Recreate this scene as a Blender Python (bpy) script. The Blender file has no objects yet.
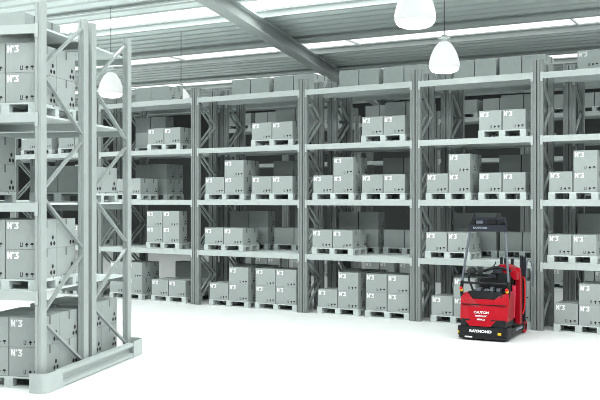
import bpy, bmesh, math, random
from mathutils import Vector, Matrix

random.seed(7)
scene = bpy.context.scene
COL = scene.collection
PI = math.pi

# ------------------------------------------------------------------ materials
def mat(name, rgb, rough=0.6, metal=0.0, noise=0.0, nscale=6.0, rand=0.0, spec=0.4, bump=0.0, bscale=60.0, coat=0.0):
    m = bpy.data.materials.new(name); m.use_nodes = True
    nt = m.node_tree; b = nt.nodes['Principled BSDF']
    b.inputs['Roughness'].default_value = rough
    b.inputs['Metallic'].default_value = metal
    b.inputs['Specular IOR Level'].default_value = spec
    if coat:
        b.inputs['Coat Weight'].default_value = coat; b.inputs['Coat Roughness'].default_value = 0.12
    b.inputs['Base Color'].default_value = (*rgb, 1)
    tc = nt.nodes.new('ShaderNodeTexCoord')
    src = None
    if noise > 0:
        n = nt.nodes.new('ShaderNodeTexNoise'); n.inputs['Scale'].default_value = nscale; n.inputs['Detail'].default_value = 5
        nt.links.new(tc.outputs['Object'], n.inputs['Vector'])
        mr = nt.nodes.new('ShaderNodeMapRange')
        mr.inputs['From Min'].default_value = 0.3; mr.inputs['From Max'].default_value = 0.7
        mr.inputs['To Min'].default_value = 1 - noise; mr.inputs['To Max'].default_value = 1 + noise
        nt.links.new(n.outputs['Fac'], mr.inputs['Value']); src = mr.outputs['Result']
    if rand > 0:
        oi = nt.nodes.new('ShaderNodeObjectInfo')
        mr2 = nt.nodes.new('ShaderNodeMapRange')
        mr2.inputs['To Min'].default_value = 1 - rand; mr2.inputs['To Max'].default_value = 1 + rand
        nt.links.new(oi.outputs['Random'], mr2.inputs['Value'])
        if src:
            mu = nt.nodes.new('ShaderNodeMath'); mu.operation = 'MULTIPLY'
            nt.links.new(src, mu.inputs[0]); nt.links.new(mr2.outputs['Result'], mu.inputs[1]); src = mu.outputs[0]
        else: src = mr2.outputs['Result']
    if src:
        vm = nt.nodes.new('ShaderNodeVectorMath'); vm.operation = 'SCALE'
        vm.inputs[0].default_value = rgb
        nt.links.new(src, vm.inputs['Scale']); nt.links.new(vm.outputs['Vector'], b.inputs['Base Color'])
    if bump > 0:
        n2 = nt.nodes.new('ShaderNodeTexNoise'); n2.inputs['Scale'].default_value = bscale
        nt.links.new(tc.outputs['Object'], n2.inputs['Vector'])
        bp = nt.nodes.new('ShaderNodeBump'); bp.inputs['Strength'].default_value = bump; bp.inputs['Distance'].default_value = 0.01
        nt.links.new(n2.outputs['Fac'], bp.inputs['Height']); nt.links.new(bp.outputs['Normal'], b.inputs['Normal'])
    return m

def glow(name, rgb, strength, base=0.8):
    m = bpy.data.materials.new(name); m.use_nodes = True
    nt = m.node_tree; b = nt.nodes['Principled BSDF']
    b.inputs['Base Color'].default_value = (base, base, base, 1)
    b.inputs['Emission Color'].default_value = (*rgb, 1); b.inputs['Emission Strength'].default_value = strength
    return m

def tint(v): return (v * 0.905, v, v * 0.975)
M = {
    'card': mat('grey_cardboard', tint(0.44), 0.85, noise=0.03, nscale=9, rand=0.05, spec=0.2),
    'shadecard': mat('shade_darkened_cardboard', tint(0.30), 0.85, noise=0.03, nscale=9, rand=0.06, spec=0.2),  # same cardboard with the rear row's shade put into its colour
    'print': mat('white_print', (0.95, 0.95, 0.95), 0.7),
    'ink': mat('dark_ink', tint(0.03), 0.7),
    'tape': mat('grey_tape', tint(0.17), 0.5),
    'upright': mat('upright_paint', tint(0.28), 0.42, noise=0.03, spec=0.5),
    'upright_lit': mat('lit_upright_paint', tint(0.46), 0.42, noise=0.03, spec=0.5),  # upright paint lightened to carry the stronger light on the nearest rack
    'beam': mat('beam_paint', tint(0.59), 0.4, noise=0.02, spec=0.5),
    'deck': mat('shelf_board', tint(0.80), 0.6, noise=0.05, nscale=4),
    'brace': mat('brace_steel', tint(0.44), 0.38, metal=0.2, spec=0.5),
    'wood': mat('pale_pallet_wood', tint(0.66), 0.8, noise=0.08, nscale=14, rand=0.06),
    'guard': mat('guard_paint', tint(0.56), 0.45, noise=0.03),
    'floor': mat('white_floor', (0.86, 0.88, 0.875), 0.55, noise=0.03, nscale=1.2, spec=0.3, bump=0.03, bscale=120),
    'ceil': mat('corrugated_steel', tint(0.95), 0.40, metal=0.2, noise=0.03, nscale=0.7),
    'purlin': mat('purlin_steel', tint(0.72), 0.5),
    'girder': mat('girder_paint', tint(0.66), 0.45, noise=0.03),
    'wall': mat('wall_panel', tint(0.10), 0.8, noise=0.05),
    'skylight': glow('skylight_panel', (0.97, 1.0, 0.99), 2.0),
    'skylight_dim': glow('dimmed_skylight_panel', (0.97, 1.0, 0.99), 1.6),  # rear strips, glow turned down to hold back light behind the rack
    'lampglow': glow('lamp_shade_glow', (0.98, 1.0, 0.99), 9.0),
    'shade': glow('translucent_shade', (0.93, 1.0, 0.98), 0.8, 0.25),
    'alu': mat('lamp_aluminium', tint(0.6), 0.3, metal=0.6),
    'red': mat('red_paint', (0.50, 0.004, 0.016), 0.28, noise=0.03, spec=0.5, coat=0.5),
    'redpanel': mat('crimson_side_panel', (0.80, 0.012, 0.07), 0.35, noise=0.03, coat=0.3),
    'black': mat('black_plastic', (0.007, 0.008, 0.009), 0.45, noise=0.1, spec=0.35),
    'rubber': mat('black_rubber', (0.010, 0.010, 0.011), 0.8, noise=0.1),
    'darkmetal': mat('dark_grey_metal', (0.03, 0.033, 0.045), 0.4, metal=0.3, noise=0.05),
    'postmetal': mat('grey_post_metal', (0.16, 0.18, 0.21), 0.35, metal=0.5, noise=0.05),
    'yellow': mat('yellow_plastic', (0.85, 0.55, 0.02), 0.4, noise=0.03),
    'rubyred': mat('button_red', (0.8, 0.01, 0.01), 0.35, noise=0.03),
    'white': mat('white_lettering', (0.9, 0.9, 0.9), 0.6, noise=0.01),
    'greylet': mat('grey_lettering', (0.35, 0.4, 0.46), 0.6, noise=0.01),
}

for k_ in ('shade', 'skylight_dim', 'skylight'): M[k_].cycles.emission_sampling = 'NONE'
M['lampglow'].cycles.emission_sampling = 'FRONT'

# ------------------------------------------------------------------ mesh helpers
class MB:
    def __init__(s): s.bm = bmesh.new(); s.mats = []
    def mi(s, m):
        m = M[m]
        if m not in s.mats: s.mats.append(m)
        return s.mats.index(m)
    def box(s, x0, x1, y0, y1, z0, z1, m):
        v = [s.bm.verts.new(p) for p in ((x0,y0,z0),(x1,y0,z0),(x1,y1,z0),(x0,y1,z0),(x0,y0,z1),(x1,y0,z1),(x1,y1,z1),(x0,y1,z1))]
        k = s.mi(m)
        for f in ((3,2,1,0),(4,5,6,7),(0,1,5,4),(1,2,6,5),(2,3,7,6),(3,0,4,7)):
            s.bm.faces.new([v[i] for i in f]).material_index = k
        return s
    def prism(s, pts, axis, a, b, m, shift=None):
        """pts: 2D polygon; extruded along axis from a to b. axis 'x': pts=(y,z); 'y': pts=(x,z); 'z': pts=(x,y)"""
        def P(p, t):
            return {'x': (t, p[0], p[1]), 'y': (p[0], t, p[1]), 'z': (p[0], p[1], t)}[axis]
        A = [s.bm.verts.new(P(p, a)) for p in pts]; B = [s.bm.verts.new(P(p, b)) for p in pts]
        k = s.mi(m); n = len(pts)
        fs = [s.bm.faces.new(A), s.bm.faces.new(B[::-1])]
        for i in range(n): fs.append(s.bm.faces.new([A[(i+1) % n], A[i], B[i], B[(i+1) % n]]))
        for f in fs: f.material_index = k
        return s
    def quad(s, pts, m):
        f = s.bm.faces.new([s.bm.verts.new(p) for p in pts]); f.material_index = s.mi(m); return s
    def bar(s, p, q, w, d, m, up=(0, 0, 1)):
        p, q = Vector(p), Vector(q); z = (q - p).normalized(); up = Vector(up)
        x = up.cross(z)
        if x.length < 1e-4: x = Vector((1, 0, 0)).cross(z)
        x.normalize(); y = z.cross(x); k = s.mi(m)
        A = [s.bm.verts.new(p + x*w/2*i + y*d/2*j) for i, j in ((-1,-1),(1,-1),(1,1),(-1,1))]
        B = [s.bm.verts.new(q + x*w/2*i + y*d/2*j) for i, j in ((-1,-1),(1,-1),(1,1),(-1,1))]
        for f in ([A[::-1], B] + [[A[i], A[(i+1)%4], B[(i+1)%4], B[i]] for i in range(4)]):
            s.bm.faces.new(f).material_index = k
        return s
    def tube(s, pts, r, m, n=10, smooth=2):
        pts = [Vector(p) for p in pts]
        for _ in range(smooth):
            if len(pts) < 3: break
            q = [pts[0]]
            for a, b in zip(pts, pts[1:]): q += [a.lerp(b, .25), a.lerp(b, .75)]
            pts = q + [pts[-1]]
        k = s.mi(m); rings = []
        ref = Vector((0.31, 0.9, 0.13)).normalized()
        for i, p in enumerate(pts):
            d = (pts[min(i+1, len(pts)-1)] - pts[max(i-1, 0)]).normalized()
            x = d.cross(ref)
            if x.length < 1e-3: x = d.cross(Vector((1, 0, 0)))
            x.normalize(); y = d.cross(x)
            rr = r(i / (len(pts)-1)) if callable(r) else r
            rings.append([s.bm.verts.new(p + x*math.cos(2*PI*j/n)*rr + y*math.sin(2*PI*j/n)*rr) for j in range(n)])
        for a, b in zip(rings, rings[1:]):
            for j in range(n):
                f = s.bm.faces.new([a[j], a[(j+1)%n], b[(j+1)%n], b[j]]); f.material_index = k; f.smooth = True
        s.bm.faces.new(rings[0][::-1]).material_index = k; s.bm.faces.new(rings[-1]).material_index = k
        return s
    def lathe(s, prof, m, n=28, c=(0, 0, 0), axis='z', close=False):
        k = s.mi(m) if isinstance(m, str) else None
        def P(r, h, a):
            x, y = r*math.cos(a), r*math.sin(a)
            v = {'z': (x, y, h), 'x': (h, x, y), 'y': (x, h, y)}[axis]
            return (v[0]+c[0], v[1]+c[1], v[2]+c[2])
        rings = []
        for r, h in prof:
            if r < 1e-6: rings.append([s.bm.verts.new(P(0, h, 0))])
            else: rings.append([s.bm.verts.new(P(r, h, 2*PI*j/n)) for j in range(n)])
        for a, b in zip(rings, rings[1:]):
            for j in range(n):
                A = [a[j % len(a)], a[(j+1) % len(a)]] if len(a) > 1 else [a[0]]
                B = [b[(j+1) % len(b)], b[j % len(b)]] if len(b) > 1 else [b[0]]
                if len(A) + len(B) < 3: continue
                f = s.bm.faces.new(A + B); f.material_index = k; f.smooth = True
        return s
    def mesh(s, name, bevel=0, seg=2):
        bm = s.bm
        if bevel:
            es = [e for e in bm.edges if len(e.link_faces) == 2 and e.calc_face_angle(0) > 0.5]
            bmesh.ops.bevel(bm, geom=es, offset=bevel, segments=seg, affect='EDGES', profile=0.6, clamp_overlap=True)
        bmesh.ops.recalc_face_normals(bm, faces=bm.faces)
        me = bpy.data.meshes.new(name); bm.to_mesh(me); bm.free()
        for m in s.mats: me.materials.append(m)
        return me
    def obj(s, name, parent=None, bevel=0, seg=2):
        return link(name, s.mesh(name, bevel, seg), parent)

def link(name, me, parent=None, loc=None, rz=0):
    o = bpy.data.objects.new(name, me); COL.objects.link(o)
    if parent: o.parent = parent
    if loc: o.location = loc
    o.rotation_euler.z = rz
    return o
def tag(o, label=None, cat=None, group=None, kind=None):
    if label: o['label'] = label
    if cat: o['category'] = cat
    if group: o['group'] = group
    if kind: o['kind'] = kind
    return o
def empty(name, loc, rz=0):
    o = bpy.data.objects.new(name, None); o.empty_display_size = .2; COL.objects.link(o)
    o.location = loc; o.rotation_euler.z = rz; return o
def copy_tree(src, kids):
    r = src.copy(); COL.objects.link(r)
    for ch in kids:
        c = ch.copy(); COL.objects.link(c); c.parent = r
    return r

def text_mesh(body, size, m, depth=0.004, bold=0.0):
    cu = bpy.data.curves.new('lettering', 'FONT'); cu.body = body; cu.size = size
    cu.align_x = 'CENTER'; cu.align_y = 'CENTER'; cu.extrude = depth; cu.offset = bold; cu.resolution_u = 3
    o = bpy.data.objects.new('lettering_tmp', cu); COL.objects.link(o)
    bpy.context.view_layer.update()
    me = bpy.data.meshes.new_from_object(o.evaluated_get(bpy.context.evaluated_depsgraph_get()))
    bpy.data.objects.remove(o); bpy.data.curves.remove(cu)
    me.materials.clear(); me.materials.append(M[m]); me.name = 'lettering'
    return me

# ------------------------------------------------------------------ frames of reference (metres; x right, y away, z up)
class Frame:
    def __init__(s, x, y, ang): s.o = Vector((x, y, 0)); s.a = ang; s.T = Vector((math.cos(ang), math.sin(ang), 0)); s.N = Vector((-math.sin(ang), math.cos(ang), 0))
    def at(s, u, n, h=0): p = s.o + s.T*u + s.N*n; return (p.x, p.y, h)
BACK = Frame(-2.418, 20.67, math.radians(-31.31))
LEFT = Frame(-3.2375, 11.25, math.radians(-13.13))
CEIL = Frame(0, 0, math.radians(-28.6))

# ------------------------------------------------------------------ cartons
def stroke(mb, segs, ox, oz, s, w, y, m):
    for (a, b) in segs:
        y -= .0005
        p = Vector((ox + a[0]*s, 0, oz + a[1]*s)); q = Vector((ox + b[0]*s, 0, oz + b[1]*s))
        d = (q - p).normalized(); nrm = Vector((-d.z, 0, d.x)) * w/2; p -= d*w/2; q += d*w/2
        pts = [p - nrm, q - nrm, q + nrm, p + nrm]
        mb.quad([(v.x, y, v.z) for v in pts], m)
G_N = [((0, 0), (0, 1)), ((0, 1), (.6, 0)), ((.6, 0), (.6, 1))]
G_3 = [((0, 1), (.6, 1)), ((.6, 1), (.3, .55)), ((.3, .55), (.62, .3)), ((.62, .3), (.5, 0)), ((.5, 0), (0, 0))]

def carton_mesh(w, d, h, printed=True, card='card', side=True):
    """origin: middle of the base; front at -y; right side at +x"""
    mb = MB(); x0, y0 = -w/2, -d/2
    mb.box(x0, w/2, y0, d/2, 0, h, card)
    me_b = 0.004
    es = [e for e in mb.bm.edges]
    bmesh.ops.bevel(mb.bm, geom=es, offset=me_b, segments=1, affect='EDGES')
    e = 0.002
    if printed:
        y = y0 - e; s = 0.068
        ox, oz = x0 + 0.038, h - 0.040 - s
        stroke(mb, G_N, ox, oz, s, 0.023, y, 'print')
        mb.quad([(ox+.058, y, oz+.050), (ox+.078, y, oz+.050), (ox+.078, y, oz+.080), (ox+.058, y, oz+.080)], 'print')
        stroke(mb, G_3, ox + .100, oz, s, 0.022, y, 'print')
        for i in range(3):                      # handling symbols, lower right
            cx = w/2 - 0.055 - 0.074*(2-i); cz = 0.060; r = .021
            if i == 0:
                for a, b, c2, d2 in ((-.0195, -.0117, -.0234, .0286), (-.0195, .0156, -.0273, -.0169), (.0052, .0156, -.0130, .0286)):
                    mb.quad([(cx+a, y, cz+c2), (cx+b, y, cz+c2), (cx+b, y, cz+d2), (cx+a, y, cz+d2)], 'ink')
            elif i == 1:
                mb.quad([(cx-.0247, y, cz+.0026), (cx, y, cz-.0182), (cx+.0247, y, cz+.0026), (cx, y, cz+.0286)], 'ink')
                mb.quad([(cx-.0065, y, cz-.0312), (cx+.0065, y, cz-.0312), (cx+.0065, y, cz-.0130), (cx-.0065, y, cz-.0130)], 'ink')
            else:
                mb.quad([(cx-.0286, y, cz), (cx+.0286, y, cz), (cx+.0156, y, cz+.0234), (cx-.0156, y, cz+.0234)], 'ink')
                mb.quad([(cx-.0039, y, cz-.0286), (cx+.0039, y, cz-.0286), (cx+.0039, y, cz), (cx-.0039, y, cz)], 'ink')
    if side:
        x = w/2 + e; k = d/.31 if d < .4 else 1.45
        for i in range(3):                      # recycling mark, three dots
            a = PI/2 + i*2*PI/3; cy = d/2 - 0.07*k + .032*k*math.cos(a); cz = .085 + .036*k*math.sin(a)
            mb.quad([(x, cy + .021*k*math.cos(t), cz + .021*k*math.sin(t)) for t in [q*PI/3 for q in range(6)]], 'ink')
        mb.quad([(x, -.021, h-.11), (x, .021, h-.11), (x, .021, h-.002), (x, -.021, h-.002)], 'tape')
        mb.quad([(x0+.004, -.016, h+e), (w/2-.004, -.016, h+e), (w/2-.004, .016, h+e), (x0+.004, .016, h+e)], 'tape')
    return mb.mesh('carton')
_cm = {}
def cmesh(w, d, h, printed=True, card='card'):
    k = (round(w, 2), round(d, 2), round(h, 3), printed, card)
    if k not in _cm: _cm[k] = carton_mesh(*k)
    return _cm[k]
def carton(F, u, n, z, w, d, h, label, group, printed=True, jitter=0.0, card='card'):
    """u, n: front left corner"""
    o = link('carton', cmesh(w, d, h, printed, card), None, F.at(u + w/2, n + d/2, z + .0015), F.a + random.uniform(-jitter, jitter))
    return tag(o, label, 'carton', group)

# ------------------------------------------------------------------ pallets
PH = 0.144
_pm = {}
def pallet_meshes(w, d):
    k = (round(w, 2), round(d, 2))
    if k in _pm: return _pm[k]
    dk = MB()
    nb = 5; bw = d / (nb + .55)
    for i in range(nb):
        y = -d/2 + i*(d - bw)/(nb-1)
        dk.box(-w/2, w/2, y, y + bw, .122, .144, 'wood')
    for x in (-w/2, -.06, w/2 - .12): dk.box(x, x + .12, -d/2, d/2, .100, .1215, 'wood')
    deck = dk.mesh('deck')
    sk = []
    for y in (-d/2, -.05, d/2 - .1):
        s = MB(); s.box(-w/2, w/2, y, y + .1, 0, .018, 'wood')
        for x in (-w/2, -.06, w/2 - .12): s.box(x, x + .12, y, y + .1, .0185, .0995, 'wood')
        sk.append(s.mesh('runner'))
    _pm[k] = (deck, sk); return _pm[k]
def pallet(F, u, n, z, w, d, label, group):
    e = tag(empty('pallet', F.at(u + w/2, n + d/2, z + .001), F.a), label, 'pallet', group)
    deck, sk = pallet_meshes(w, d)
    link('deck', deck, e)
    for m in sk: link('runner', m, e)
    return e

# ------------------------------------------------------------------ pallet racks
def upright_mesh(w, d, h, flip, um='upright'):
    """roll formed post: front face, two flanges, small lips; x 0..w, y 0..d, open side to the rear (or front when flipped)"""
    t = .006
    g = w*.5
    P = [(0, 0), (g-.012, 0), (g-.008, .008), (g+.008, .008), (g+.012, 0), (w, 0), (w, d), (w-.022, d), (w-.022, d-t), (w-t, d-t), (w-t, t+.01), (t, t+.01), (t, d-t), (.022, d-t), (.022, d), (0, d)]
    if flip: P = [(x, d - y) for x, y in P]
    mb = MB(); mb.prism(P, 'z', .008, h, um)
    return mb.mesh('upright')
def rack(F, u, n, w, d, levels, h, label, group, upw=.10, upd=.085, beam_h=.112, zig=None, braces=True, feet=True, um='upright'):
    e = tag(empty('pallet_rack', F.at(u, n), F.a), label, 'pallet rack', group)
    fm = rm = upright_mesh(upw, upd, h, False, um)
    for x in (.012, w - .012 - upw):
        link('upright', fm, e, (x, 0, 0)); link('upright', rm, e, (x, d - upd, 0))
        if feet:
            for y in (-.02, d - upd - .02):
                MB().box(x - .005, x + upw + .005, y, y + upd + .04, 0, .0075, 'upright').obj('foot_plate', e)
        if braces:
            f0, r0 = upd - .01, d - upd + .01
            xc = x + upw/2
            pts = zigzag(h, *(zig or (False, .12, .66, .12)))
            for (za, zb, to_front) in pts:
                ya, yb = (f0, r0) if to_front else (r0, f0)
                MB().bar((xc, ya, za), (xc, yb, zb), .032, .045, 'brace', up=(1, 0, 0)).obj('brace', e)
    x0, x1 = .012 + upw, w - .012 - upw
    for L in levels:
        for rear in (False, True):
            yy = (d + .004, d - .046) if rear else (-.004, .046)
            s = 1 if not rear else -1
            b = MB()
            y0 = yy[0]
            P = [(y0, L - beam_h), (y0 + s*.05, L - beam_h), (y0 + s*.05, L - .028), (y0 + s*.022, L - .028), (y0 + s*.022, L), (y0, L)]
            b.prism(P, 'x', x0 + .0005, x1 - .0005, 'beam')
            for xx in (x0 - .045, x1 + .0005):
                ya, yb = sorted((y0 - s*.006, y0 + s*.0035))
                b.box(xx, xx + .0445, ya, yb, L - beam_h - .05, L + .01, 'beam')
            b.obj('beam', e)
        k = MB(); nb = max(3, round((x1-x0)/.6)); bw = (x1 - x0)/nb
        for i in range(nb): k.box(x0 + i*bw + .001, x0 + (i+1)*bw - .001, .023, d - .023, L - .027, L - .001, 'deck')
        k.obj('shelf_board', e)
    return e
def zigzag(h, front, drop, step, gap):
    """brace heights from the top down: (z at start, z at end, start is at the front)"""
    out = []; z = h - drop
    while z - step > .05:
        out.append((z, z - step, front)); z -= step + gap; front = not front
    return out
ZB = (True, .30, .52, .06)

LV = [1.25, 2.40, 3.58, 4.745]
SHELF = ['floor', 'first-shelf', 'second-shelf', 'third-shelf', 'top-shelf']
H0 = [0.0] + LV
D_ROW = .76
REAR = .86                                           # rear row starts here (n)
stations = [-9.1, -6.06, -3.03, 0.0, 2.873+.012, 5.495, 7.925, 10.25]
BAYS = ['sixth bay left of red truck', 'fifth bay left of red truck', 'fourth bay left of red truck', 'third bay left of red truck', 'second bay left of red truck',
        'first bay left of red truck', 'bay behind red truck']
bays = {}
names = ['Y', 'Z', 'A', 'B', 'C', 'D', 'E']
phr = {'Y': 'fifth bay left of red truck', 'Z': 'fourth bay left of red truck', 'A': 'third bay left of red truck', 'B': 'second bay left of red truck',
       'C': 'first bay left of red truck', 'D': 'bay behind red truck', 'E': 'bay right of red truck'}
for i, b in enumerate(names):
    u0, u1 = stations[i], stations[i+1]
    bays[b] = (u0, u1 - u0)
    rack(BACK, u0, 0, u1 - u0, D_ROW, LV, 4.98, 'grey steel pallet rack, front row of long back rack, ' + phr[b], 'bays of the long back rack', zig=ZB)
    off = .06*i
    rack(BACK, u0 + off, REAR, u1 - u0 + (.06 if i < 6 else 0), D_ROW, LV, 4.98, 'shaded steel pallet rack, rear row of long back rack, ' + phr[b], 'rear row rack bays', zig=ZB)

CW, CD, CH = .47, .31, .372
def pal(b, lvl, u0, cols, rear=False, tiers=None, back=True, printed=True, side=None, cw=None, n0=None, ch=CH, few=False, dark=False):
    """a loaded pallet: u0 in the reference bay 2.607 wide, cols = number of boxes across, tiers = list of heights per column.
    second depth row is built where the photo could show it"""
    bu, bw = bays[b]; s = (bw/2.607)
    w = cw or round(CW*s, 2); gap = .02
    pw = cols*w + (cols-1)*gap + .03
    n = (REAR + .05 if rear else .055) if n0 is None else n0
    z = H0[lvl]
    U = bu + u0*s
    if rear: U = max(U + .035*names.index(b), bu + .06*names.index(b) + .13)
    pd = 2*CD + .03
    side = side or ('left' if u0 < 1.2 else 'right')
    row = ', rear row' if rear else ''
    pg = f'pallets on the {SHELF[lvl]} level'.replace('-shelf level', ' shelf').replace('floor level', 'floor')
    pallet(BACK, U, n, z, pw, pd, f'pale wooden pallet, {side} on {SHELF[lvl]} level{row}, {phr[b]}', ('rear row ' if rear else '') + pg)
    tiers = tiers or [1]*cols
    T = max(tiers)
    hz = {0: 'left', cols-1: 'right'} if cols > 1 else {0: 'single'}
    for c in range(cols):
        for t in range(tiers[c]):
            for dep in (0, 1):
                if dep == 1:
                    if not back: continue
                    top = t == tiers[c]-1
                    last = c == cols-1 or tiers[c+1] <= t
                    if lvl <= 1 and not (top or last): continue
                    if lvl >= 2 and not last and not top: continue
                    if lvl >= 2 and not last: continue
                if few and dep == 1: continue
                vt = '' if T == 1 else ('upper ' if t == T-1 else 'lower ')
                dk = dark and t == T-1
                lab = f"{'shade-darkened' if dk else 'shaded' if rear else 'grey'} carton, {'back ' if dep else ''}{vt}{hz.get(c,'middle')}, {side} {SHELF[lvl]} pallet{row}, {phr[b]}"
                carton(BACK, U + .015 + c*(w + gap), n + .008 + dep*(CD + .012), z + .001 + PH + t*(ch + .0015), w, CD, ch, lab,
                       ('rear row ' if rear else '') + f'cartons on the {SHELF[lvl]} pallets', printed and (not rear or b + str(lvl) == 'E4'), 0.006, 'shadecard' if dk else 'card')

for b in ('B', 'C', 'D', 'E'):
    full = b != 'E'
    pal(b, 0, .33, 2, tiers=[1, 2])
    if full: pal(b, 0, 1.47, 2, tiers=[2, 2])
    pal(b, 1, .20, 2)
    pal(b, 2, .22, 2, tiers=[1, 2])
    if full: pal(b, 2, 1.38, 2)
    if full: pal(b, 3, 1.38, 2)
    pal(b, 4, .24, 2, rear=True, few=True, ch=.335)
    if full: pal(b, 4, 1.31, 2, rear=True, ch=.335)
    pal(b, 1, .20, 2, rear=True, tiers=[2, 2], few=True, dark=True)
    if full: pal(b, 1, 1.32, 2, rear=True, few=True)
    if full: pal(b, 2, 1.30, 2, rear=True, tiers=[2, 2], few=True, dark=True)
    if full: pal(b, 3, 1.35, 2, rear=True, tiers=[2, 2], few=True)
    if full: pal(b, 0, .30, 2, rear=True, tiers=[2, 2], few=True)
# third bay left of the truck: loaded differently
pal('A', 0, .30, 2, tiers=[2, 2], cw=.50); pal('A', 0, 1.44, 2, cw=.50)
pal('A', 1, 1.31, 2, tiers=[2, 2], few=True, cw=.48)
pal('A', 2, .26, 2, cw=.50)
pal('A', 3, 1.34, 2, cw=.48)
pal('A', 4, .29, 2, rear=True, ch=.335, cw=.50)
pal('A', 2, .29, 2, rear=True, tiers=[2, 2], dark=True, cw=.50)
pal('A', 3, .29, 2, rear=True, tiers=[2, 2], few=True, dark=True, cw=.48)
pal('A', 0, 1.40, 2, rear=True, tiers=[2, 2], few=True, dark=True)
# fourth bay, seen through the front rack
pal('Z', 0, 1.40, 2, tiers=[2, 2], few=True)
pal('Z', 1, 1.30, 2, few=True); pal('Z', 1, .2, 2, few=True)
pal('Z', 2, 1.38, 2, tiers=[1, 2], few=True)
pal('Z', 3, 1.38, 2, few=True); pal('Z', 3, .2, 2, few=True)
pal('Z', 2, .3, 2, rear=True, tiers=[2, 2], few=True)
pal('Z', 1, 1.3, 2, rear=True, tiers=[2, 2], few=True)

# far rack across the next aisle
FAR_N = 8.0
for i in range(7):
    u = -5.2 + i*2.6
    pf = f"{['first','second','third','fourth','fifth','sixth','seventh'][i]} bay from the left"
    rack(BACK, u, FAR_N, 2.6, .9, LV, 4.98, f'distant grey rack across the far aisle, {pf}', 'far rack bays', braces=False, feet=False)
    for lvl in (0, 2, 4):
        for j, uu in enumerate((.22, 1.36)):
            sd = ['left', 'right'][j]
            pallet(BACK, u + uu, FAR_N + .08, H0[lvl], 1.0, .66, f'distant pallet, {sd} on {SHELF[lvl]} level of far rack, {pf}', 'pallets in the far rack')
            for c in range(2):
                carton(BACK, u + uu + .02 + c*.49, FAR_N + .1, H0[lvl] + PH + .001, .47, .5, CH,
                       f"distant carton, {['left','right'][c]} on {sd} {SHELF[lvl]} pallet of far rack, {pf}", 'cartons in the far rack', lvl < 4)

# ------------------------------------------------------------------ nearest rack (double row, seen at its end)
LL = [1.25, 2.365, 3.49, 4.605]
LH = [0.0] + LL
RW = 2.75
rack(LEFT, -RW + .012, 0, RW, 1.30, LL, 4.88, 'nearest grey pallet rack at the picture edge, front row with cartons', 'nearest double rack', upw=.085, upd=.14, um='upright_lit')
rack(LEFT, -RW + .012, 1.41, RW, 1.35, LL, 4.89, 'grey pallet rack standing directly behind the nearest rack', 'nearest double rack', upw=.085, upd=.14, um='upright_lit')
LW, LD, LHH = .430, .515, .376
def lcarton(u, n, z, label, w=LW, d=LD, h=LHH, printed=True):
    return carton(LEFT, u, n, z, w, d, h, label, 'cartons in the nearest rack', printed, 0.004)
def lload(lvl, right, tiers, n=.02, row='nearest rack', deep=2, name='frame-end', w=LW, cols=2):
    u0 = right - cols*w - (cols-1)*.012 - .01
    pw = cols*w + (cols-1)*.012 + .02; z = LH[lvl]
    pallet(LEFT, u0, n, z, pw, deep*LD + .03, f'pale pallet, {name} on {SHELF[lvl]} level of {row}', 'pallets in the nearest rack')
    for c in range(cols):
        for t in range(tiers):
            for dp in range(deep):
                if dp and c < cols-1 and t < tiers-1: continue
                vt = '' if tiers == 1 else ('upper ' if t else 'lower ')
                lcarton(u0 + .01 + c*(w + .012), n + .008 + dp*(LD + .012), z + .001 + PH + t*(LHH + .0015),
                        f"large grey carton, {'back ' if dp else ''}{vt}{['left','right'][c]}, {name} {SHELF[lvl]} pallet, {row}", w=w, printed=row == 'nearest rack')
for lvl in (0, 1, 3): lload(lvl, -.106, 2, n=.065 if lvl else .15)
lload(2, -1.02, 2, n=.065, name='inner')
for lvl in (0, ): lload(lvl, -.18, 2, n=1.57, row='rack behind nearest one')
lload(2, -.18, 1, n=1.57, row='rack behind nearest one')
lload(4, -1.15, 1, n=1.60, row='rack behind nearest one', name='inner')
carton(LEFT, -.98, 1.95, LH[4], .24, .20, .27, 'small carton alone on top shelf of rack behind nearest one', 'cartons in the nearest rack', False)

# floor guard at the end of the double rack
ge = tag(empty('rack_guard', LEFT.at(0, 0), LEFT.a), 'grey steel floor guard rail along the end of the nearest double rack', 'guard rail')
r = MB()
r.prism([(.125, .012), (.125, .060), (.050, .075), (.050, .155), (.125, .175), (.125, .225), (.035, .225), (.035, .012)], 'y', .27, 2.55, 'guard')
r.obj('rail', ge)
def corner(sy, y_in, y_out):
    pts = []; R = .10; t = .012
    # outer outline from the inner end along the end face, round the corner, back along the aisle side
    uo = .135; out = [(uo, y_in)]
    cy = y_out - sy*R
    for k in range(7):
        a = k/6*PI/2
        out.append((uo - R + R*math.cos(a), cy + sy*R*math.sin(a)))
    out.append((-.10, y_out))
    inn = [(-.10, y_out - sy*t)]
    for k in range(6, -1, -1):
        a = k/6*PI/2
        inn.append((uo - R + (R-t)*math.cos(a), cy + sy*(R-t)*math.sin(a)))
    inn.append((uo - t, y_in))
    m = MB(); m.prism(out + inn, 'z', .002, .245, 'guard'); m.obj('corner_bumper', ge)
corner(-1, .31, -.11); corner(1, 2.55, 2.95)
for nn in (.6, 1.33, 2.1): MB().box(.01, .0345, nn, nn + .09, .0, .05, 'guard').obj('bracket', ge)

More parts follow.
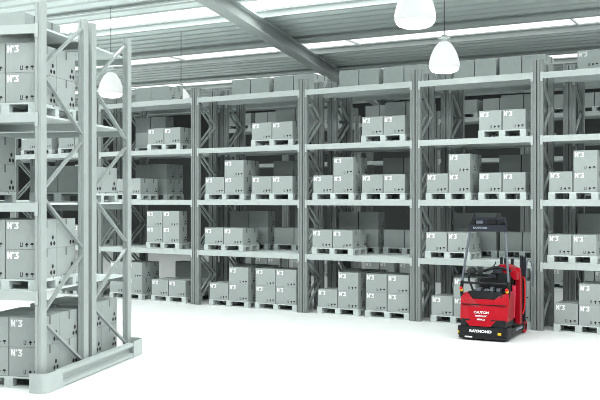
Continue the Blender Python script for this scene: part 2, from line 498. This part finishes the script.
# ------------------------------------------------------------------ building shell
f = MB().box(-40, 40, -8, 60, -.2, 0, 'floor').obj('floor'); tag(f, kind='structure')
CH0 = 7.0
S0, SP, SW = 17.5, 5.5, 1.25
k = MB(); prof = []
def ribs(n0, n1):
    cnt = round((n1-n0)/.5); p = (n1-n0)/cnt; pts = []
    for i in range(cnt):
        a = n0 + i*p
        pts += [(a, 0), (a + p*.46, 0), (a + p*.56, -.085), (a + p*.88, -.085), (a + p*.98, 0)]
    pts.append((n1, 0)); return pts
T0, T1 = -44, 26
for i in range(-4, 7):
    n0, n1 = S0 + i*SP + SW, S0 + (i+1)*SP
    pts = ribs(n0, n1)
    poly = [(a, CH0 + b) for a, b in pts] + [(n1, CH0 + .14), (n0, CH0 + .14)]
    k.prism(poly, 'x', T0, T1, 'ceil')
c = k.obj('ceiling'); tag(c, kind='structure'); c.rotation_euler.z = CEIL.a
wi = 1
for i in range(-3, 7):
    n0 = S0 + i*SP
    e = empty(f'window_{wi}', (0, 0, 0), CEIL.a); tag(e, kind='structure')
    pn = MB(); fr = MB(); t = T0 + 1.3; gm = 'skylight' if i < 1 else 'skylight_dim'
    while t < T1 - 6.3:
        z0, z1, a, b_, c_, d_ = CH0 + .02, CH0 + .03, t + .04, t + 6.26, n0 + .02, n0 + SW - .02
        pn.box(a, b_, c_, d_, z0 + .001, z1, 'purlin')
        for q in range(3):
            qa, qb = a + (b_-a)*q/3, a + (b_-a)*(q+1)/3
            pn.quad([(qa, c_, z0), (qa, d_, z0), (qb, d_, z0), (qb, c_, z0)], gm)
        fr.box(t, t + .04, n0, n0 + SW, CH0 - .03, CH0 + .019, 'purlin'); t += 6.3
    pn_o = bpy.data.meshes.new('skylight_pane'); pn.bm.to_mesh(pn_o); pn.bm.free()
    for m_ in pn.mats: pn_o.materials.append(m_)
    link('skylight_pane', pn_o, e)
    fr.obj('frame', e)
    wi += 1
ti = 1
for i in range(-3, 7):
    for nn in (S0 + i*SP - 1.15, S0 + i*SP + SW + .15):
        p = MB(); p.prism([(nn - .05, CH0 - .15), (nn + .05, CH0 - .15), (nn + .05, CH0 - .14), (nn + .008, CH0 - .14), (nn + .008, CH0 - .012), (nn + .05, CH0 - .012), (nn + .05, CH0 - .002), (nn - .05, CH0 - .002), (nn - .05, CH0 - .012), (nn - .008, CH0 - .012), (nn - .008, CH0 - .14), (nn - .05, CH0 - .14)], 'x', T0, T1, 'purlin')
        o = p.obj(f'trim_{ti}'); o.rotation_euler.z = CEIL.a; tag(o, kind='structure'); ti += 1
def girder(x, y, name):
    g = MB(); zt, zb, hw = CH0 - .152, CH0 - .50, .17
    P = [(-hw, zb), (hw, zb), (hw, zb + .03), (.02, zb + .03), (.02, zt - .03), (hw, zt - .03), (hw, zt), (-hw, zt), (-hw, zt - .03), (-.02, zt - .03), (-.02, zb + .03), (-hw, zb + .03)]
    g.prism(P, 'y', -12, 40, 'girder')
    o = g.obj(name); o.location = (x, y, 0); o.rotation_euler.z = math.radians(-14.6); tag(o, kind='structure'); return o
girder(-2.12, 18.0, 'trim_40')
w = MB().box(-44, 34, 0, .2, 0, CH0 + .2, 'wall').obj('wall_back'); tag(w, kind='structure')
w.location = BACK.at(0, 21.0); w.rotation_euler.z = BACK.a

# ------------------------------------------------------------------ pendant lamps
def lamp(x, y, zb, label):
    e = tag(empty('pendant_lamp', (x, y, zb)), label, 'ceiling lamp', 'pendant lamps over the aisles')
    R = .285
    prof = [(.075, .575), (.10, .56), (.15, .51), (.20, .43), (.245, .33), (.275, .22), (.285, .15), (.278, .09)]
    s = MB(); s.lathe(prof + [(.268, .09), (.274, .15), (.262, .22), (.235, .32), (.19, .42), (.14, .50), (.09, .55), (.0, .56)], 'shade'); s.obj('lamp_shade', e)
    gl = MB(); gl.lathe([(.0, .086)] + [(.262, .086), (.255, .06), (.225, .03), (.17, .01), (.08, .0), (.0, -.002)], 'lampglow', n=14); gl.obj('glowing_bowl', e)
    cp = MB(); cp.lathe([(0, .70), (.05, .70), (.055, .66), (.11, .655), (.115, .625), (.07, .615), (.065, .575), (.0, .572)], 'alu'); cp.obj('socket_cap', e)
    hk = MB(); hk.tube([(0, 0, .70), (0, 0, CH0 - zb - .16)], .008, 'darkmetal', n=6); hk.obj('cable', e)
    return e
lamp(1.565, 12.24, 4.74, 'glowing white dome pendant lamp cut by the top of the picture')
lamp(2.66, 16.6, 4.74, 'glowing white dome pendant lamp above the bay with the red truck')
lamp(-4.33, 20.6, 4.74, 'glowing white dome pendant lamp seen behind the end of the nearest rack')
lamp(-3.12, 23.6, 4.74, 'small distant dome pendant lamp half hidden behind the back rack upright')

# ------------------------------------------------------------------ red truck
TR = tag(empty('tow_truck', (3.10, 15.32, 0), math.radians(-27.3)), 'red and black automated warehouse truck standing before the back rack', 'truck')
def tp(name, mb, bevel=0, seg=2, label=None):
    o = mb.obj(name, TR, bevel, seg)
    if label: o['label'] = label
    return o
def outline(hw, y0, y1, r):
    pts = []
    for k in range(6):
        a = PI + k/5*PI/2; pts.append((-hw + r + r*math.cos(a), y0 + r + r*math.sin(a)))
    for k in range(6):
        a = 1.5*PI + k/5*PI/2; pts.append((hw - r + r*math.cos(a), y0 + r + r*math.sin(a)))
    return pts + [(hw, y1), (-hw, y1)]
tp('chassis', MB().prism(outline(.425, .10, 1.22, .06), 'z', .055, .20, 'black'), .008)
b = MB().prism(outline(.435, 0, .30, .035), 'z', .085, .235, 'black')
bump = tp('bumper', b, .012)
lip = MB().prism(outline(.425, -.005, .26, .06), 'z', .03, .082, 'black'); tp('lower_lip', lip, .006)
tp('skirt', MB().prism([(.205, .13), (.36, .25), (.37, .40), (-.37, .40), (-.36, .25), (-.205, .13)][::-1] if False else outline(.405, .035, .52, .07), 'z', .2355, .36, 'black'), .01)
# red front cover: outline in x,z, leaning back towards the top
cov = MB()
fr = [(-.40, .335), (-.31, .335), (-.225, .245), (.135, .245), (.22, .335), (.41, .335), (.425, .60), (.425, .80), (.40, .825), (.28, .77), (.185, .70), (-.19, .70), (-.27, .79), (-.35, .80), (-.405, .72), (-.41, .60)]
cov.prism(fr, 'y', .02, .50, 'red')
for v in cov.bm.verts: 
    if v.co.y < .1: v.co.y += (v.co.z - .25)*.16 + .25*max(0, abs(v.co.x) - .30)
tp('front_cover', cov, .014, 3)
cre = MB(); cre.prism([(-.385, .600), (.395, .600), (.395, .612), (-.385, .612)], 'y', .055, .085, 'rubber'); 
for v in cre.bm.verts: v.co.y += .012
seam = tp('cover_seam', cre)
# recess panel on the cover
pan = MB(); pan.prism([(-.27, .56), (.19, .56), (.13, .30), (-.21, .30)], 'y', .0, .03, 'red')
for v in pan.bm.verts: v.co.y += .018 + (v.co.z - .25)*.16
tp('text_panel', pan, .004)
def letter(txt, size, x, y, z, m, tilt=PI/2, rz=0, bold=0.0, sx=1.0, parent=TR, name='lettering'):
    o = bpy.data.objects.new(name, text_mesh(txt, size, m, .003, bold)); COL.objects.link(o)
    o.parent = parent; o.location = (x, y, z); o.rotation_euler = (tilt, 0, rz); o.scale = (sx, 1, 1)
    return o
ti_ = PI/2 - .16
letter('CAUTION', .058, -.03, .050, .475, 'white', ti_, bold=.001)
letter('AUTOMATIC', .036, -.03, .041, .415, 'white', ti_, bold=.001)
letter('VEHICLE', .036, -.03, .032, .358, 'white', ti_, bold=.001)
letter('RAYMOND', .062, -.03, -.003, .160, 'white', bold=.003, sx=1.25)
MB().box(-.30, -.17, -.014, -.004, .048, .072, 'white').obj('maker_plate', TR)
MB().box(.27, .33, -.012, .006, .115, .155, 'yellow').obj('warning_light', TR)
MB().box(-.425, -.400, -.012, .03, .115, .155, 'yellow').obj('warning_light', TR)
# console tray in the notch
con = MB(); con.prism([(-.25, .66), (.27, .66), (.33, .80), (.28, .83), (-.25, .83), (-.29, .80)], 'y', .11, .52, 'black')
tp('console', con, .012)
for (x, y, ww, hh) in ((-.16, .16, .09, .05), (-.02, .17, .11, .03), (.10, .15, .05, .07), (.20, .17, .06, .05)):
    MB().box(x, x + ww, y, y + .12, .835, .835 + hh, 'postmetal').obj('control_switch', TR, .008)
# frame posts and header
for s in (-1, 1):
    lo = MB().tube([(s*.40, .17, .72), (s*.415, .17, .85), (s*.405, .19, 1.0)], .030, 'black', n=10); tp('post_base', lo)
    po = MB().tube([(s*.405, .19, 1.001), (s*.39, .21, 1.15), (s*.345, .28, 1.55), (s*.305, .35, 1.93)], .021, 'postmetal', n=10); tp('overhead_post', po)
tp('cross_bar', MB().tube([(-.39, .15, .97), (.39, .15, .97)], .020, 'black', n=10))
hd = MB(); hd.prism([(-.335, 1.855), (.335, 1.855), (.325, 1.97), (-.325, 1.97)], 'y', .30, .37, 'darkmetal'); tp('header_plate', hd, .01)
h2 = MB(); h2.prism([(-.325, 1.972), (.325, 1.972), (.285, 2.10), (-.275, 2.10)], 'y', .36, .43, 'darkmetal'); tp('header_frame', h2, .01)
for x0_, x1_ in ((-.27, -.215), (.215, .27)): MB().box(x0_, x1_, .335, .3595, 1.98, 2.06, 'black').obj('header_bracket', TR, .004)
MB().box(-.20, -.08, .325, .3595, 1.985, 2.04, 'postmetal').obj('navigation_camera', TR, .008)
MB().box(.0, .16, .325, .3595, 1.985, 2.06, 'black').obj('navigation_sensor', TR, .008)
letter('RAYMOND', .05, -.12, .297, 1.915, 'greylet', bold=.001)
# emergency buttons
for s in (-1, 1):
    m = MB(); m.lathe([(0, 0), (.028, 0), (.028, -.02), (0, -.02)], 'yellow', n=14, c=(s*.40, .125, .845), axis='y'); tp('button_base', m)
    m = MB(); m.lathe([(0, 0), (.026, 0), (.026, -.03), (.012, -.045), (0, -.045)], 'rubyred', n=14, c=(s*.40, .105, .875), axis='y'); tp('stop_button', m)
# round camera head on a stalk
hdm = MB(); prof = [(max(1e-7, .085*math.sin(t)), .062*math.cos(t)) for t in [i/10*PI for i in range(11)]]
prof[0] = (0, .062); prof[-1] = (0, -.062)
hdm.lathe(prof, 'black', n=20, c=(-.235, .20, 1.17)); tp('sensor_head', hdm)
tp('sensor_stalk', MB().tube([(-.27, .20, 1.12), (-.30, .20, 1.04), (-.27, .19, .97), (-.22, .20, .84)], .018, 'black', n=8))
# steering console
tp('steering_column', MB().box(.03, .34, .42, .60, .80, 1.13, 'black'), .02)
tp('display', MB().box(-.01, .14, .375, .419, 1.05, 1.11, 'darkmetal'), .008)
hn = MB(); hn.tube([(-.08, .36, 1.165), (.06, .33, 1.21), (.16, .38, 1.245), (.30, .40, 1.20), (.40, .42, 1.17)], .026, 'black', n=10); tp('control_handle', hn)
tp('handle_hub', MB().box(.09, .24, .37, .48, 1.13, 1.23, 'darkmetal'), .015)
tp('mirror_stalk', MB().tube([(.02, .40, 1.20), (.10, .42, 1.26), (.12, .44, 1.33)], .010, 'black', n=8))
# rear compartment: red cowl, backrest, side panel
cw = MB(); cw.prism([(.04, 1.20), (.10, 1.255), (.24, 1.25), (.36, 1.20), (.42, 1.12), (.42, 1.0), (.36, 1.0), (.30, 1.08), (.10, 1.12), (.04, 1.12)], 'y', .72, 1.05, 'red'); tp('cowl', cw, .012, 2)
tp('backrest', MB().box(.02, .33, .74, .86, .50, 1.115, 'black'), .02)
sp = MB(); sp.prism([(.52, .36), (.60, .34), (.68, .90), (.52, .92)], 'x', .385, .41, 'redpanel'); tp('side_panel', sp, .004)
tp('rear_panel', MB().box(-.30, .34, .95, 1.10, .201, .995, 'black'), .01)
tp('rear_corner_panel', MB().box(.345, .42, .95, 1.10, .201, .995, 'red'), .01)
tp('corner_post', MB().box(.355, .435, .86, .945, .201, 1.20, 'red'), .01)
tp('platform', MB().box(-.40, .41, .53, .94, .2005, .225, 'rubber'), .004)
tp('grab_rail', MB().tube([(.42, 1.11, 1.02), (.445, 1.16, 1.00), (.45, 1.18, .80), (.445, 1.17, .45), (.42, 1.11, .36)], .014, 'rubyred', n=8))
for (x, y, z1) in ((.00, 1.16, 1.36), (.07, 1.17, 1.34), (.19, 1.18, 1.33), (.36, 1.16, 1.40), (.41, 1.18, 1.38)):
    tp('mast_post', MB().box(x, x + .045, y, y + .06, .22, z1, 'darkmetal'), .006)
tp('mast_frame', MB().box(-.36, .42, 1.112, 1.158, .202, .95, 'black'), .006)
tp('guard_rail', MB().tube([(.45, 1.21, .22), (.46, 1.21, 1.26), (.49, 1.24, 1.32), (.55, 1.25, 1.30), (.57, 1.25, 1.18), (.57, 1.25, .85)], .016, 'postmetal', n=8))
tp('side_sill', MB().box(.4255, .438, .31, 1.20, .075, .195, 'black'), .004)
letter('RAYMOND', .06, .441, .80, .14, 'greylet', rz=PI/2, sx=1.5)
# wheels
def wheel(x, y, r, wd, name):
    t = MB(); t.lathe([(r*.62, -wd/2), (r*.92, -wd/2), (r, -wd*.36), (r, wd*.36), (r*.92, wd/2), (r*.62, wd/2)], 'rubyred', n=24, axis='x', c=(x, y, r + .002)); o = tp(name, t)
    h = MB(); h.lathe([(0, -wd*.46), (r*.625, -wd*.46), (r*.625, wd*.40), (0, wd*.40)], 'rubber', n=20, axis='x', c=(x, y, r + .002)); hh = h.obj('hub', o)
    return o
wheel(.40, 1.31, .115, .07, 'load_wheel'); wheel(-.40, 1.31, .115, .07, 'load_wheel')
tp('axle', MB().box(-.36, .36, 1.23, 1.36, .08, .16, 'black'), .006)
cs = MB(); cs.lathe([(0, -.03), (.026, -.03), (.028, -.02), (.028, .02), (.026, .03), (0, .03)], 'rubber', n=16, axis='x', c=(-.02, .10, .03)); tp('caster_wheel', cs)

# ------------------------------------------------------------------ light
wd = bpy.data.worlds.new('daylight'); scene.world = wd; wd.use_nodes = True
bg = wd.node_tree.nodes['Background']; bg.inputs['Color'].default_value = (.93, 1.0, .98, 1); bg.inputs['Strength'].default_value = .05
for i in range(-3, 1):
    al = bpy.data.lights.new('skylight_daylight', 'AREA'); al.shape = 'RECTANGLE'; al.size = 62; al.size_y = SW - .06
    al.energy = (2.6 if i == 0 else 8.6)*PI*al.size*al.size_y; al.color = (.97, 1, .99)
    ao = bpy.data.objects.new('skylight_daylight', al); COL.objects.link(ao)
    n_ = S0 + i*SP + SW/2; t_ = -9
    ao.location = (CEIL.o + CEIL.T*t_ + CEIL.N*n_) + Vector((0, 0, CH0 + .012)); ao.rotation_euler.z = CEIL.a
sun = bpy.data.lights.new('side_fill_sun', 'SUN'); sun.energy = 1.1; sun.angle = math.radians(50); sun.color = (.97, 1, .99)  # soft fill added from the right to brighten side faces, no door there
so = bpy.data.objects.new('side_fill_sun', sun); COL.objects.link(so)
d = Vector((-1.0, .28, -.36)); so.rotation_euler = d.to_track_quat('-Z', 'Y').to_euler()

# ------------------------------------------------------------------ camera, colour
cam = bpy.data.cameras.new('camera'); cam.sensor_width = 36; cam.lens = 54; cam.clip_end = 200
co = bpy.data.objects.new('camera', cam); COL.objects.link(co); co.location = (0, 0, 2.4); co.rotation_euler = (PI/2, 0, 0)
scene.camera = co
vs = scene.view_settings
scene.display_settings.display_device = 'sRGB'
vs.view_transform = 'Standard'; vs.look = 'None'; vs.exposure = -0.25; vs.gamma = 1.0; vs.use_curve_mapping = False
scene.cycles.sample_clamp_indirect = 4.0
scene.cycles.denoising_prefilter = 'NONE'
scene.cycles.filter_width = 0.9
scene.cycles.max_bounces = 8; scene.cycles.diffuse_bounces = 2
